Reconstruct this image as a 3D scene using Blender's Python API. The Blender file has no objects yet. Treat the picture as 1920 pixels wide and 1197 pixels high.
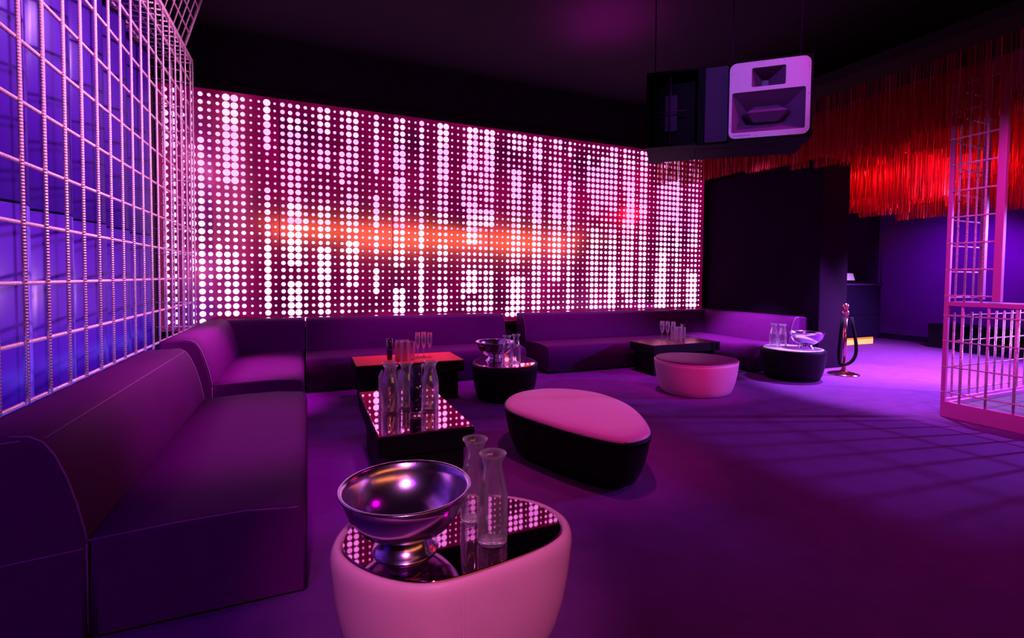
import bpy, bmesh, math, random
from mathutils import Vector, Matrix

random.seed(7)
scene = bpy.context.scene
COL = scene.collection
PI = math.pi

# ------------------------------------------------------------------ camera
F_PX, YAW, PITCH, ROLL, CY = 902.8, math.radians(23.04), math.radians(1.954), math.radians(0.552), 550.6
CAM_H = 1.30
fwd0 = Vector((math.sin(YAW), math.cos(YAW), 0)); right0 = Vector((math.cos(YAW), -math.sin(YAW), 0)); up0 = Vector((0, 0, 1))
fwd = fwd0 * math.cos(PITCH) - up0 * math.sin(PITCH)
up = up0 * math.cos(PITCH) + fwd0 * math.sin(PITCH)
cr = right0 * math.cos(ROLL) + up * math.sin(ROLL)
cu = up * math.cos(ROLL) - right0 * math.sin(ROLL)
cam_d = bpy.data.cameras.new('camera')
cam_d.sensor_fit = 'HORIZONTAL'; cam_d.sensor_width = 36.0
cam_d.lens = 36.0 * F_PX / 1920.0
cam_d.shift_y = (CY - 598.5) / 1920.0
cam_d.clip_start = 0.05; cam_d.clip_end = 100
cam = bpy.data.objects.new('camera', cam_d); COL.objects.link(cam)
M = Matrix((cr, cu, -fwd)).transposed().to_4x4(); M.translation = Vector((0, 0, CAM_H))
cam.matrix_world = M
scene.camera = cam

# ------------------------------------------------------------------ world, lights, exposure
scene.view_settings.view_transform = 'Standard'
scene.view_settings.look = 'None'
scene.view_settings.gamma = 1.0
scene.view_settings.exposure = 0.0
scene.view_settings.use_curve_mapping = False
world = bpy.data.worlds.new('world'); scene.world = world
world.use_nodes = True
world.node_tree.nodes['Background'].inputs[0].default_value = (0.5, 0.0, 1.0, 1)
world.node_tree.nodes['Background'].inputs[1].default_value = 0.0015


def spot(name, loc, target, color, watts, angle, blend=0.4, radius=0.08):
    d = bpy.data.lights.new(name, 'SPOT'); d.color = color; d.energy = watts
    d.spot_size = math.radians(angle); d.spot_blend = blend; d.shadow_soft_size = radius
    o = bpy.data.objects.new(name, d); COL.objects.link(o); o.location = loc
    o.rotation_euler = (Vector(target) - Vector(loc)).to_track_quat('-Z', 'Y').to_euler()
    return o


def area(name, loc, target, color, watts, sx, sy):
    d = bpy.data.lights.new(name, 'AREA'); d.color = color; d.energy = watts
    d.shape = 'RECTANGLE'; d.size = sx; d.size_y = sy
    o = bpy.data.objects.new(name, d); COL.objects.link(o); o.location = loc
    o.rotation_euler = (Vector(target) - Vector(loc)).to_track_quat('-Z', 'Y').to_euler()
    return o


def point(name, loc, color, watts, radius=0.1):
    d = bpy.data.lights.new(name, 'POINT'); d.color = color; d.energy = watts; d.shadow_soft_size = radius
    o = bpy.data.objects.new(name, d); COL.objects.link(o); o.location = loc
    return o


MAG = (1.0, 0.03, 0.85); PINK = (1.0, 0.05, 0.40); VIO = (0.55, 0.28, 1.0); BLU = (0.16, 0.06, 1.0); RED = (1.0, 0.02, 0.03)
# ceiling wash spots on the wire cage and the lounge
spot('wash_spot_cage', (2.6, 3.6, 3.9), (-1.2, 4.6, 2.4), (1.0, 0.42, 0.95), 1550, 58, 0.8)
spot('wash_spot_cage', (1.8, 1.4, 3.9), (-1.2, 3.2, 2.2), (1.0, 0.38, 0.95), 1000, 54, 0.8)
spot('wash_spot_sofa', (0.1, 4.7, 4.1), (-0.55, 5.3, 0.4), (1.0, 0.0, 0.95), 1500, 26, 0.9)
spot('wash_spot_sofa', (1.6, 5.2, 4.1), (1.3, 6.05, 0.4), (1.0, 0.0, 0.95), 420, 40, 0.9)
spot('wash_spot_sofa', (0.0, 3.3, 4.1), (-0.3, 3.25, 0.4), (1.0, 0.0, 0.98), 420, 30, 0.9)
spot('wash_spot_sofa', (3.6, 4.7, 4.1), (3.6, 5.7, 0.4), (1.0, 0.0, 0.95), 420, 60, 0.9)
spot('table_spot', (0.9, 2.4, 4.1), (0.62, 3.25, 0.5), (1.0, 0.45, 0.95), 190, 12, 0.8)
spot('table_spot', (4.2, 4.4, 4.1), (4.78, 5.35, 0.5), (1.0, 0.40, 0.95), 160, 10, 0.8)
spot('wash_spot_pouf', (1.5, 2.4, 4.1), (1.8, 3.0, 0.3), (1.0, 0.04, 0.48), 250, 32, 0.8)
spot('wash_spot_front', (-0.2, -1.2, 2.7), (0.45, 1.7, 0.25), (1.0, 0.30, 0.72), 430, 23, 0.9)
spot('wash_spot_far', (3.0, 1.0, 3.4), (4.1, 4.2, 0.25), (1.0, 0.03, 0.42), 520, 18, 0.8)
spot('wash_spot_copper', (1.6, 3.6, 4.0), (1.0, 5.15, 0.42), (1.0, 0.03, 0.08), 190, 18, 0.7)
spot('wash_spot_floor', (3.8, 1.5, 4.1), (3.4, 2.6, 0.0), (1.0, 0.0, 0.72), 120, 110, 0.9)
spot('blue_wash_front', (-1.2, -1.6, 3.2), (-0.6, 2.1, 0.35), (0.30, 0.0, 1.0), 230, 30, 0.9)
# dance-floor side, hung below the tinsel
spot('violet_spot_floor', (6.75, 4.15, 2.6), (6.75, 3.72, 0.0), VIO, 1000, 72, 0.35)
spot('violet_spot_back', (9.0, 3.3, 2.3), (8.7, 4.7, 0.0), VIO, 2400, 104, 0.6)
spot('violet_spot_cage', (9.4, 1.2, 2.3), (6.2, 2.9, 0.0), (0.34, 0.14, 1.0), 2000, 60, 0.5)
spot('violet_spot_wall', (10.4, 4.4, 2.3), (12.0, 5.2, 1.5), (0.34, 0.0, 1.0), 330, 80, 0.9)
spot('violet_spot_bench', (4.6, 4.0, 4.0), (6.2, 5.5, 0.4), (0.62, 0.45, 1.0), 4200, 24, 0.9)
spot('pink_spot_cage', (3.4, 0.9, 3.6), (5.9, 2.3, 1.2), (1.0, 0.06, 0.80), 430, 44, 0.7)
spot('magenta_up_spot', (3.2, 4.8, 3.5), (3.2, 4.8, 4.4), (1.0, 0.0, 0.75), 45, 130, 1.0)
spot('pink_canopy_spot', (7.2, 2.9, 2.45), (9.2, 5.0, 3.1), (1.0, 0.22, 0.5), 160, 50, 0.8)
spot('speaker_spot', (1.2, 0.4, 3.9), (3.15, 2.85, 2.75), (0.40, 0.16, 1.0), 240, 22, 0.6)

# ------------------------------------------------------------------ materials


def mat(name, color, rough=0.5, metal=0.0, emit=None, estr=0.0, trans=0.0, ior=1.45, coat=0.0,
        noise=None, bump=0.0, bscale=200.0, sheen=0.0, spec=0.5):
    m = bpy.data.materials.new(name); m.use_nodes = True
    nt = m.node_tree; b = nt.nodes['Principled BSDF']
    b.inputs['Base Color'].default_value = (*color, 1)
    b.inputs['Roughness'].default_value = rough
    b.inputs['Metallic'].default_value = metal
    b.inputs['Transmission Weight'].default_value = trans
    b.inputs['IOR'].default_value = ior
    b.inputs['Coat Weight'].default_value = coat
    b.inputs['Specular IOR Level'].default_value = spec
    if sheen: b.inputs['Sheen Weight'].default_value = sheen
    if emit:
        b.inputs['Emission Color'].default_value = (*emit, 1); b.inputs['Emission Strength'].default_value = estr
    tc = nt.nodes.new('ShaderNodeTexCoord')
    if noise:
        sc, amt = noise
        n = nt.nodes.new('ShaderNodeTexNoise'); n.inputs['Scale'].default_value = sc; n.inputs['Detail'].default_value = 5
        nt.links.new(tc.outputs['Object'], n.inputs['Vector'])
        mx = nt.nodes.new('ShaderNodeMix'); mx.data_type = 'RGBA'
        mx.inputs[6].default_value = (*[c * (1 - amt) for c in color], 1)
        mx.inputs[7].default_value = (*[min(1, c * (1 + amt)) for c in color], 1)
        nt.links.new(n.outputs['Fac'], mx.inputs[0]); nt.links.new(mx.outputs[2], b.inputs['Base Color'])
    if bump:
        n2 = nt.nodes.new('ShaderNodeTexNoise'); n2.inputs['Scale'].default_value = bscale; n2.inputs['Detail'].default_value = 3
        nt.links.new(tc.outputs['Object'], n2.inputs['Vector'])
        bp = nt.nodes.new('ShaderNodeBump'); bp.inputs['Strength'].default_value = bump; bp.inputs['Distance'].default_value = 0.003
        nt.links.new(n2.outputs['Fac'], bp.inputs['Height']); nt.links.new(bp.outputs['Normal'], b.inputs['Normal'])
    return m


m_floor = mat('carpet', (0.14, 0.030, 0.19), 0.95, noise=(6, 0.25), bump=0.5, bscale=350, spec=0.1)
m_black = mat('black_paint', (0.010, 0.003, 0.012), 0.8, noise=(3, 0.3))
m_ceiling = mat('ceiling_black', (0.012, 0.003, 0.012), 0.9, noise=(1.5, 0.4))
m_darkwall = mat('dark_wall', (0.022, 0.003, 0.030), 0.7, noise=(2, 0.3), spec=0.12)
m_backwall = mat('plum_wall', (0.10, 0.03, 0.16), 0.6, noise=(2, 0.2))
m_leather = mat('dark_leather', (0.085, 0.002, 0.085), 0.6, spec=0.06, noise=(12, 0.15), bump=0.25, bscale=260)
m_pouf_dark = mat('black_leather', (0.010, 0.002, 0.010), 0.5, spec=0.15, bump=0.2, bscale=260)
m_pouf_pink = mat('pale_leather', (0.62, 0.27, 0.44), 0.45, noise=(10, 0.08), bump=0.25, bscale=260)
m_pouf_plum = mat('plum_leather', (0.085, 0.010, 0.06), 0.5, spec=0.2, bump=0.2, bscale=260)
m_stitch = mat('stitch_thread', (0.22, 0.06, 0.22), 0.6)
m_mirror = mat('bronze_mirror', (0.80, 0.26, 0.55), 0.02, metal=1.0)
m_copper = mat('copper_sheet', (0.80, 0.02, 0.05), 0.4, metal=0.0, spec=0.1, noise=(14, 0.2))
m_blackglass = mat('smoked_mirror', (0.42, 0.16, 0.34), 0.02, metal=1.0)
m_whitetop = mat('pearl_top', (0.75, 0.7, 0.8), 0.18)
m_tableside = mat('table_side', (0.006, 0.003, 0.006), 0.5, spec=0.12)
m_steel = mat('polished_steel', (0.70, 0.54, 0.88), 0.18, metal=1.0)
m_glass = bpy.data.materials.new('clear_glass'); m_glass.use_nodes = True
_n = m_glass.node_tree; _n.nodes.clear()
_o = _n.nodes.new('ShaderNodeOutputMaterial'); _mx = _n.nodes.new('ShaderNodeMixShader')
_t = _n.nodes.new('ShaderNodeBsdfTransparent'); _t.inputs[0].default_value = (0.985, 0.975, 0.99, 1)
_g = _n.nodes.new('ShaderNodeBsdfGlossy'); _g.inputs['Roughness'].default_value = 0.04; _g.inputs[0].default_value = (1, 1, 1, 1)
_lw = _n.nodes.new('ShaderNodeLayerWeight'); _lw.inputs[0].default_value = 0.34
_mr = _n.nodes.new('ShaderNodeMapRange'); _mr.inputs[3].default_value = 0.04; _mr.inputs[4].default_value = 0.7
_n.links.new(_lw.outputs['Fresnel'], _mr.inputs[0]); _n.links.new(_mr.outputs[0], _mx.inputs[0])
_d = _n.nodes.new('ShaderNodeBsdfTranslucent'); _d.inputs[0].default_value = (0.95, 0.92, 0.97, 1)
_d2 = _n.nodes.new('ShaderNodeBsdfDiffuse'); _d2.inputs[0].default_value = (0.95, 0.92, 0.97, 1)
_m2 = _n.nodes.new('ShaderNodeMixShader'); _m2.inputs[0].default_value = 0.5
_m3 = _n.nodes.new('ShaderNodeMixShader'); _m3.inputs[0].default_value = 0.03
_lf = _n.nodes.new('ShaderNodeLayerWeight'); _lf.inputs[0].default_value = 0.25
_mf = _n.nodes.new('ShaderNodeMapRange'); _mf.inputs[3].default_value = 0.012; _mf.inputs[4].default_value = 0.28
_n.links.new(_lf.outputs['Facing'], _mf.inputs[0]); _n.links.new(_mf.outputs[0], _m3.inputs[0])
_n.links.new(_d.outputs[0], _m2.inputs[1]); _n.links.new(_d2.outputs[0], _m2.inputs[2])
_n.links.new(_t.outputs[0], _m3.inputs[1]); _n.links.new(_m2.outputs[0], _m3.inputs[2]); _n.links.new(_m3.outputs[0], _mx.inputs[1]); _n.links.new(_g.outputs[0], _mx.inputs[2]); _n.links.new(_mx.outputs[0], _o.inputs[0])
m_smoke = mat('dark_glass', (0.02, 0.012, 0.03), 0.05, coat=0.5)
m_rose = mat('rose_gold', (0.85, 0.42, 0.38), 0.15, metal=1.0)
m_rope = mat('black_rope', (0.006, 0.004, 0.008), 0.7, spec=0.1, bump=0.4, bscale=90)
m_rod = mat('copper_rebar', (0.85, 0.52, 0.62), 0.32, metal=0.35)
m_cageframe = mat('cage_frame', (0.60, 0.12, 0.40), 0.45, metal=0.2)
m_baffle = mat('pale_baffle', (0.72, 0.66, 0.78), 0.6, noise=(30, 0.06))
m_horn = mat('horn_plum', (0.16, 0.06, 0.18), 0.5)
m_spk = mat('speaker_black', (0.003, 0.0012, 0.004), 0.6, spec=0.08)
m_spkside = mat('speaker_side', (0.035, 0.008, 0.06), 0.5, spec=0.15)
m_foil = mat('red_foil', (0.62, 0.02, 0.05), 0.30, metal=0.6)
m_foilhead = mat('foil_header', (0.03, 0.003, 0.008), 0.7)
m_amber = mat('amber_strip', (0.9, 0.5, 0.1), 0.5, emit=(1.0, 0.27, 0.01), estr=1.0)
m_amberbar = mat('amber_bar_light', (0.9, 0.4, 0.1), 0.5, emit=(1.0, 0.22, 0.05), estr=3.0)
m_amberpanel = mat('amber_back_panel', (0.5, 0.2, 0.05), 0.5, emit=(1.0, 0.32, 0.09), estr=1.9)
m_white = mat('white_plastic', (0.75, 0.75, 0.85), 0.4)
m_stage = mat('stage_black', (0.005, 0.002, 0.012), 0.4, spec=0.15)
m_platform = mat('cage_platform', (0.10, 0.05, 0.09), 0.7)
m_seamline = mat('panel_seam', (0.6, 0.3, 0.45), 0.3, metal=0.6)

# ribs on the rebar
nt = m_rod.node_tree; b = nt.nodes['Principled BSDF']
tc = nt.nodes.new('ShaderNodeTexCoord'); wv = nt.nodes.new('ShaderNodeTexWave')
wv.wave_type = 'BANDS'; wv.bands_direction = 'Z'; wv.inputs['Scale'].default_value = 22
nt.links.new(tc.outputs['Object'], wv.inputs['Vector'])
bp = nt.nodes.new('ShaderNodeBump'); bp.inputs['Strength'].default_value = 0.9; bp.inputs['Distance'].default_value = 0.004
nt.links.new(wv.outputs['Fac'], bp.inputs['Height']); nt.links.new(bp.outputs['Normal'], b.inputs['Normal'])

# lit acrylic sheet of the dotted wall
m_sheet = mat('magenta_acrylic', (0.75, 0.30, 0.32), 0.13, metal=0.92, emit=(1.0, 0.0, 0.33), estr=0.10)
nt = m_sheet.node_tree; b = nt.nodes['Principled BSDF']
tc = nt.nodes.new('ShaderNodeTexCoord'); n1 = nt.nodes.new('ShaderNodeTexNoise')
n1.inputs['Scale'].default_value = 1.1; n1.inputs['Detail'].default_value = 3
nt.links.new(tc.outputs['Object'], n1.inputs['Vector'])
rp = nt.nodes.new('ShaderNodeValToRGB')
rp.color_ramp.elements[0].position = 0.36; rp.color_ramp.elements[0].color = (0.5, 0.0, 0.22, 1)
rp.color_ramp.elements[1].position = 0.66; rp.color_ramp.elements[1].color = (2.2, 0.0, 0.55, 1)
nt.links.new(n1.outputs['Fac'], rp.inputs[0]); nt.links.new(rp.outputs[0], b.inputs['Emission Color'])
m_dot = [mat('light_dot_white', (1, 1, 1), 0.5, emit=(1.0, 0.42, 0.96), estr=2.4),
         mat('light_dot_pale', (1, 1, 1), 0.5, emit=(1.0, 0.42, 1.0), estr=1.95),
         mat('light_dot_pink', (1, 1, 1), 0.5, emit=(1.0, 0.36, 1.0), estr=1.65)]

# blue-violet padded panels
m_panel = mat('violet_panel', (0.042, 0.004, 0.22), 0.40, noise=(60, 0.12), bump=0.15, bscale=180)
m_panel2 = mat('blue_panel', (0.09, 0.055, 0.40), 0.42, noise=(60, 0.12), bump=0.15, bscale=180)

# ------------------------------------------------------------------ helpers


def link(name, me, m, parent=None, smooth=False, loc=None):
    if m is not None and not me.materials: me.materials.append(m)
    if smooth:
        for p in me.polygons: p.use_smooth = True
    o = bpy.data.objects.new(name, me); COL.objects.link(o)
    if parent: o.parent = parent
    if loc: o.location = loc
    return o


def bm_mesh(bm, name):
    bmesh.ops.recalc_face_normals(bm, faces=bm.faces)
    me = bpy.data.meshes.new(name); bm.to_mesh(me); bm.free(); return me


def tag(o, label, cat, group=None):
    o['label'] = label; o['category'] = cat
    if group: o['group'] = group
    return o


def struct(o): o['kind'] = 'structure'; return o


def thing(name, label, cat, loc=(0, 0, 0), rz=0, group=None):
    o = bpy.data.objects.new(name, None); COL.objects.link(o)
    o.location = loc; o.rotation_euler = (0, 0, rz); o.empty_display_size = 0.1
    return tag(o, label, cat, group)


def dup(o, parent=None, loc=None, rz=None, label=None):
    c = o.copy(); COL.objects.link(c); c.parent = parent
    if loc is not None: c.location = loc
    if rz is not None: c.rotation_euler = (0, 0, rz)
    if label: c['label'] = label
    for ch in list(o.children): dup(ch, c)
    return c


def box_me(x0, x1, y0, y1, z0, z1, bev=0.0, seg=2):
    bm = bmesh.new(); bmesh.ops.create_cube(bm, size=1)
    for v in bm.verts:
        v.co = Vector(((x0 + x1) / 2 + v.co.x * (x1 - x0), (y0 + y1) / 2 + v.co.y * (y1 - y0), (z0 + z1) / 2 + v.co.z * (z1 - z0)))
    if bev: bmesh.ops.bevel(bm, geom=list(bm.edges), offset=bev, segments=seg, profile=0.5, affect='EDGES')
    return bm_mesh(bm, 'box')


def box(name, x0, x1, y0, y1, z0, z1, m, parent=None, bev=0.0, seg=2):
    return link(name, box_me(x0, x1, y0, y1, z0, z1, bev, seg), m, parent)


def lathe_me(prof, n=32):
    bm = bmesh.new(); rings = []
    for r, z in prof:
        if r < 1e-6: rings.append([bm.verts.new((0, 0, z))])
        else: rings.append([bm.verts.new((r * math.cos(2 * PI * k / n), r * math.sin(2 * PI * k / n), z)) for k in range(n)])
    for a, b_ in zip(rings, rings[1:]):
        for k in range(n):
            k2 = (k + 1) % n
            if len(a) == 1 and len(b_) == 1: continue
            if len(a) == 1: bm.faces.new((a[0], b_[k], b_[k2]))
            elif len(b_) == 1: bm.faces.new((a[k], a[k2], b_[0]))
            else: bm.faces.new((a[k], a[k2], b_[k2], b_[k]))
    return bm_mesh(bm, 'lathe')


def tube_me(pts, r, n=8, closed=False):
    bm = bmesh.new(); pts = [Vector(p) for p in pts]; rings = []
    N = len(pts); prev = None
    for i, p in enumerate(pts):
        if closed: d = pts[(i + 1) % N] - pts[i - 1]
        else: d = pts[min(i + 1, N - 1)] - pts[max(i - 1, 0)]
        d.normalize()
        if prev is None:
            a = Vector((0, 0, 1)) if abs(d.z) < 0.9 else Vector((1, 0, 0))
            e1 = d.cross(a).normalized()
        else: e1 = (prev - d * prev.dot(d)).normalized()
        prev = e1; e2 = d.cross(e1)
        rings.append([bm.verts.new(p + (e1 * math.cos(2 * PI * k / n) + e2 * math.sin(2 * PI * k / n)) * r) for k in range(n)])
    rng = range(N if closed else N - 1)
    for i in rng:
        a, b_ = rings[i], rings[(i + 1) % N]
        for k in range(n): bm.faces.new((a[k], a[(k + 1) % n], b_[(k + 1) % n], b_[k]))
    if not closed:
        bm.faces.new(rings[0]); bm.faces.new(rings[-1])
    return bm_mesh(bm, 'tube')


def tube(name, pts, r, m, parent=None, n=8, closed=False): return link(name, tube_me(pts, r, n, closed), m, parent, True)


_rods = {}


def rod(name, p0, p1, r, m, parent, n=8):
    """straight bar: shared unit-length mesh per (length, radius), turned into place"""
    p0 = Vector(p0); p1 = Vector(p1); L = (p1 - p0).length; key = (round(L, 3), r, m.name, n)
    if key not in _rods:
        me = tube_me([(0, 0, 0), (0, 0, L)], r, n); me.materials.append(m)
        for p in me.polygons: p.use_smooth = len(p.vertices) == 4
        _rods[key] = me
    o = bpy.data.objects.new(name, _rods[key]); COL.objects.link(o); o.parent = parent
    o.location = p0; o.rotation_mode = 'QUATERNION'; o.rotation_quaternion = (p1 - p0).to_track_quat('Z', 'Y')
    return o


def loft(name, prof, u0, u1, place, m, parent, edge=0.025):
    """extrude a closed profile [(v, z)] along u with softened ends"""
    bm = bmesh.new(); rings = []
    cv = sum(p[0] for p in prof) / len(prof); cz = sum(p[1] for p in prof) / len(prof)
    w = max(p[0] for p in prof) - min(p[0] for p in prof); h = max(p[1] for p in prof) - min(p[1] for p in prof)
    st = [(u0, edge), (u0 + edge * 0.3, edge * 0.3), (u0 + edge, 0)]
    n = max(2, int((u1 - u0) / 0.25))
    st += [(u0 + edge + (u1 - u0 - 2 * edge) * k / n, 0) for k in range(1, n)]
    st += [(u1 - edge, 0), (u1 - edge * 0.3, edge * 0.3), (u1, edge)]
    for u, ins in st:
        sv = 1 - 2 * ins / w; sz = 1 - 2 * ins / h
        ring = []
        for v, z in prof:
            zz = cz + (z - cz) * sz if z > 0.05 else z
            ring.append(bm.verts.new(place(u, cv + (v - cv) * sv, zz)))
        rings.append(ring)
    k = len(prof)
    for a, b_ in zip(rings, rings[1:]):
        for i in range(k): bm.faces.new((a[i], a[(i + 1) % k], b_[(i + 1) % k], b_[i]))
    bm.faces.new(rings[0]); bm.faces.new(rings[-1])
    o = link(name, bm_mesh(bm, name), m, parent)
    for p in o.data.polygons: p.use_smooth = len(p.vertices) == 4
    return o


# ------------------------------------------------------------------ room shell
YB = 6.80          # plane of the dotted wall
XL = -1.62         # left wall
XR = 6.81          # return wall beside the lounge
CZ = 4.25
struct(box('floor', XL - 0.1, 12.2, -4.1, 7.0, -0.1, 0.0, m_floor))
struct(box('ceiling', XL - 0.1, 12.2, -4.1, 7.0, CZ, CZ + 0.1, m_ceiling))
struct(box('wall_back', XL, 12.0, YB + 0.06, YB + 0.16, 0, CZ, m_darkwall))
struct(box('wall_front', XL, 12.0, -4.1, -4.0, 0, CZ, m_black))
struct(box('wall_right', 12.0, 12.1, -4.1, 7.0, 0, CZ, m_backwall))
wl = struct(box('wall_left', XL - 0.1, XL, -4.1, 7.0, 0, CZ, m_black))
struct(box('wall_return', XR, 7.42, 4.66, YB + 0.04, 0, 3.06, mat('black_velvet', (0.012, 0.002, 0.016), 0.9, noise=(2, 0.3), spec=0.03), bev=0.01))
struct(box('ceiling_canopy', 5.47, 11.99, 0.3, 6.79, 3.56, 3.66, m_ceiling))
struct(box('trim_1', XL, XR, YB + 0.005, YB + 0.05, 3.52, 3.60, m_black))
struct(box('baseboard_right', 11.97, 12.0, 2.0, 6.8, 0, 0.12, m_darkwall))
# panels on the far wall of the side room
for k in range(4):
    o = box('panel', 11.975, 12.0, 6.78 - 1.25 * (k + 1) + 0.006, 6.78 - 1.25 * k - 0.006, 0.12, 1.9, m_backwall); o.parent = bpy.data.objects['wall_right']

# pleated violet panels on the left wall, two tiers
edges = [1.2, 1.56, 1.92, 2.28, 2.64, 3.0, 3.36, 3.64, 3.93, 4.22, 4.50, 4.83, 5.07, 5.37, 5.68, 6.06]
for k, (ya, yb) in enumerate(zip(edges, edges[1:])):
    d = 0.12
    xa, xb = (XL + 0.02, XL + 0.02 + d) if k % 2 == 0 else (XL + 0.02 + d, XL + 0.02)
    for z0, z1 in ((0.05, 1.685), (1.70, 4.2)):
        bm = bmesh.new(); g = 0.004; cols = []
        for j in range(7):
            t = j / 6.0; bul = 0.018 * math.sin(PI * t)
            x = xa + (xb - xa) * t + bul; y = ya + g + (yb - ya - 2 * g) * t
            cols.append((bm.verts.new((x, y, z0)), bm.verts.new((x, y, z1))))
        back = (bm.verts.new((XL + 0.002, ya + g, z0)), bm.verts.new((XL + 0.002, ya + g, z1)), bm.verts.new((XL + 0.002, yb - g, z0)), bm.verts.new((XL + 0.002, yb - g, z1)))
        for c0, c1 in zip(cols, cols[1:]): bm.faces.new((c0[0], c1[0], c1[1], c0[1])).smooth = True
        bm.faces.new((back[0], cols[0][0], cols[0][1], back[1])); bm.faces.new((back[2], back[3], cols[-1][1], cols[-1][0]))
        bm.faces.new([back[0]] + [c[0] for c in cols] + [back[2]]); bm.faces.new([back[1]] + [c[1] for c in cols] + [back[3]])
        o = link('panel', bm_mesh(bm, 'panel'), m_panel2 if k % 2 and z0 < 1 else m_panel, wl)

# ------------------------------------------------------------------ dotted light wall
SIZES = ('M M s M L S M L L M s s L s M L L M S L L s M L L s s L s s L L s s L s s L L s s M L L M L L s s M L L M s L L s M L L s '
         'L M s s M L L M M L L s M L L s L L s s M L L M M L M s M L L s').split()
RAD = {'s': 0.0138, 'S': 0.0195, 'M': 0.0255, 'L': 0.0345, 'X': 0.041}
DX, DZ, X0, Z0 = 0.0884, 0.0906, -1.163 - 4 * 0.0884, 3.445
NROW = 31
rng = random.Random(21)
# per column runs: where the stripe shrinks
bounds = [XL + 0.03, -0.36, 1.06, 2.49, 3.92, 5.34, 6.70]
bounds = [XL + 0.03] + [X0 + (round((b_ - X0) / DX - 0.5) + 0.5) * DX for b_ in bounds[1:-1]] + [6.70]
plabels = ['dotted light panel partly behind the wire cage in the corner', 'dotted light panel above the corner sofa',
           'dotted light panel above the copper topped table', 'dotted light panel above the gap between the sofas',
           'dotted light panel beneath the hanging speaker', 'dotted light panel ending at the dark return wall']
dots = []
runs = {}
prevL = None
for c, s in enumerate(SIZES):
    x = X0 + c * DX
    if c and SIZES[c - 1] == s and s in 'LM' and (c - 1) in runs: runs[c] = runs[c - 1]
    else:
        rows = []; z = 0
        while z < NROW + 1:
            ln = rng.choice((2, 3, 4, 5, 7, 9)); lev = rng.choices((0, 1, -1, -2), (5, 1.6, 2.2, 1.4))[0]
            if lev < 0: ln = min(ln, rng.choice((1, 2, 3)))
            rows += [lev] * ln; z += ln
        runs[c] = rows
    order = ['s', 'S', 'M', 'L', 'X']
    for r in range(NROW):
        k = order.index(s); lev = runs[c][r]
        if s in 'LM': k = max(1, min(4, k + lev))
        else: k = max(0, min(2, k + (1 if lev == 1 and r % 3 == 0 else 0)))
        zz = Z0 - r * DZ
        mi = 0 if r >= 17 else (1 if (r < 4 or r > 13) else 2)
        if r < 17 and rng.random() < 0.25: mi = min(2, mi + 1)
        dots.append((x, zz, RAD[order[k]], mi, r))
dist = lambda d: d[2] / math.hypot(d[0], YB)
ranked = sorted(dots, key=dist, reverse=True)
disc = {}


def disc_me(r, mi):
    if (r, mi) not in disc:
        bm = bmesh.new(); n = 20
        a = [bm.verts.new((r * math.cos(2 * PI * k / n), 0, r * math.sin(2 * PI * k / n))) for k in range(n)]
        f = [bm.verts.new((r * 0.97 * math.cos(2 * PI * k / n), -0.004, r * 0.97 * math.sin(2 * PI * k / n))) for k in range(n)]
        for k in range(n): bm.faces.new((a[k], a[(k + 1) % n], f[(k + 1) % n], f[k]))
        bm.faces.new(f)
        me = bm_mesh(bm, 'dot'); me.materials.append(m_dot[mi]); disc[(r, mi)] = me
    return disc[(r, mi)]


for i, (xa, xb) in enumerate(zip(bounds, bounds[1:])):
    t = thing('light_panel', plabels[i], 'light panel', ((xa + xb) / 2, YB, 0.63), group='dotted light panels along the back wall')
    cx = (xa + xb) / 2
    box('sheet', xa - cx + 0.003, xb - cx - 0.003, 0.0, 0.03, 0.0, 3.515 - 0.63, m_sheet, t)
    if i: box('edge_strip', xa - cx, xa - cx + 0.005, -0.003, 0.0, 0.0, 3.515 - 0.63, m_seamline, t)
    mine = [d for d in ranked if xa <= d[0] < xb]
    for d in mine[:50]:
        o = bpy.data.objects.new('light_dot', disc_me(d[2], d[3])); COL.objects.link(o); o.parent = t
        o.location = (d[0] - cx, -0.0005, d[1] - 0.63)
    bm = bmesh.new(); mats = []
    n = 14
    for x, z, r, mi, row in mine[50:]:
        f = [bm.verts.new((x - cx + r * math.cos(2 * PI * k / n), -0.004, z - 0.63 + r * math.sin(2 * PI * k / n))) for k in range(n)]
        a = [bm.verts.new((v.co.x, -0.0003, v.co.z)) for v in f]
        fc = bm.faces.new(f); fc.material_index = mi
        for k in range(n): bm.faces.new((a[k], a[(k + 1) % n], f[(k + 1) % n], f[k])).material_index = mi
    me = bm_mesh(bm, 'dots')
    for m_ in m_dot: me.materials.append(m_)
    o = link('light_dots', me, None, t); o['kind'] = 'stuff'
    box('bottom_trim', xa - cx + 0.002, xb - cx - 0.002, -0.012, 0.0, -0.012, 0.0, m_seamline, t)

# amber-lit bar behind the camera, seen mirrored in the acrylic
bar = thing('back_bar', 'long dark bar with amber lit shelves, mirrored in the dotted wall', 'bar', (4.6, -3.6, 0))
box('counter', -5.6, 5.8, 0.2, 0.8, 0.0, 1.1, m_stage, bar)
box('shelf', -5.7, 7.2, -0.36, -0.05, 2.20, 2.24, m_stage, bar)
for xa, xb, za in ((-5.7, -3.4, 2.55), (-3.3, -0.6, 2.26), (-0.5, 1.9, 2.36), (2.0, 5.6, 2.30)):
    box('lit_back_panel', xa, xb, -0.39, -0.34, za, 2.93, m_amberpanel, bar)
box('light_strip', -6.1, 7.2, -0.37, -0.30, 2.95, 3.05, m_amberbar, bar)

# ------------------------------------------------------------------ left wire cage
XC = -1.14
cage = thing('wire_mesh_screen', 'tall copper rebar mesh screen standing behind the left sofa', 'mesh screen', (XC, 4.0, 0))
off = Vector((XC, 4.0, 0))


def crod(p0, p1, r=0.0075, n=7): return rod('bar', Vector(p0) - off, Vector(p1) - off, r, m_rod, cage, n)


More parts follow.
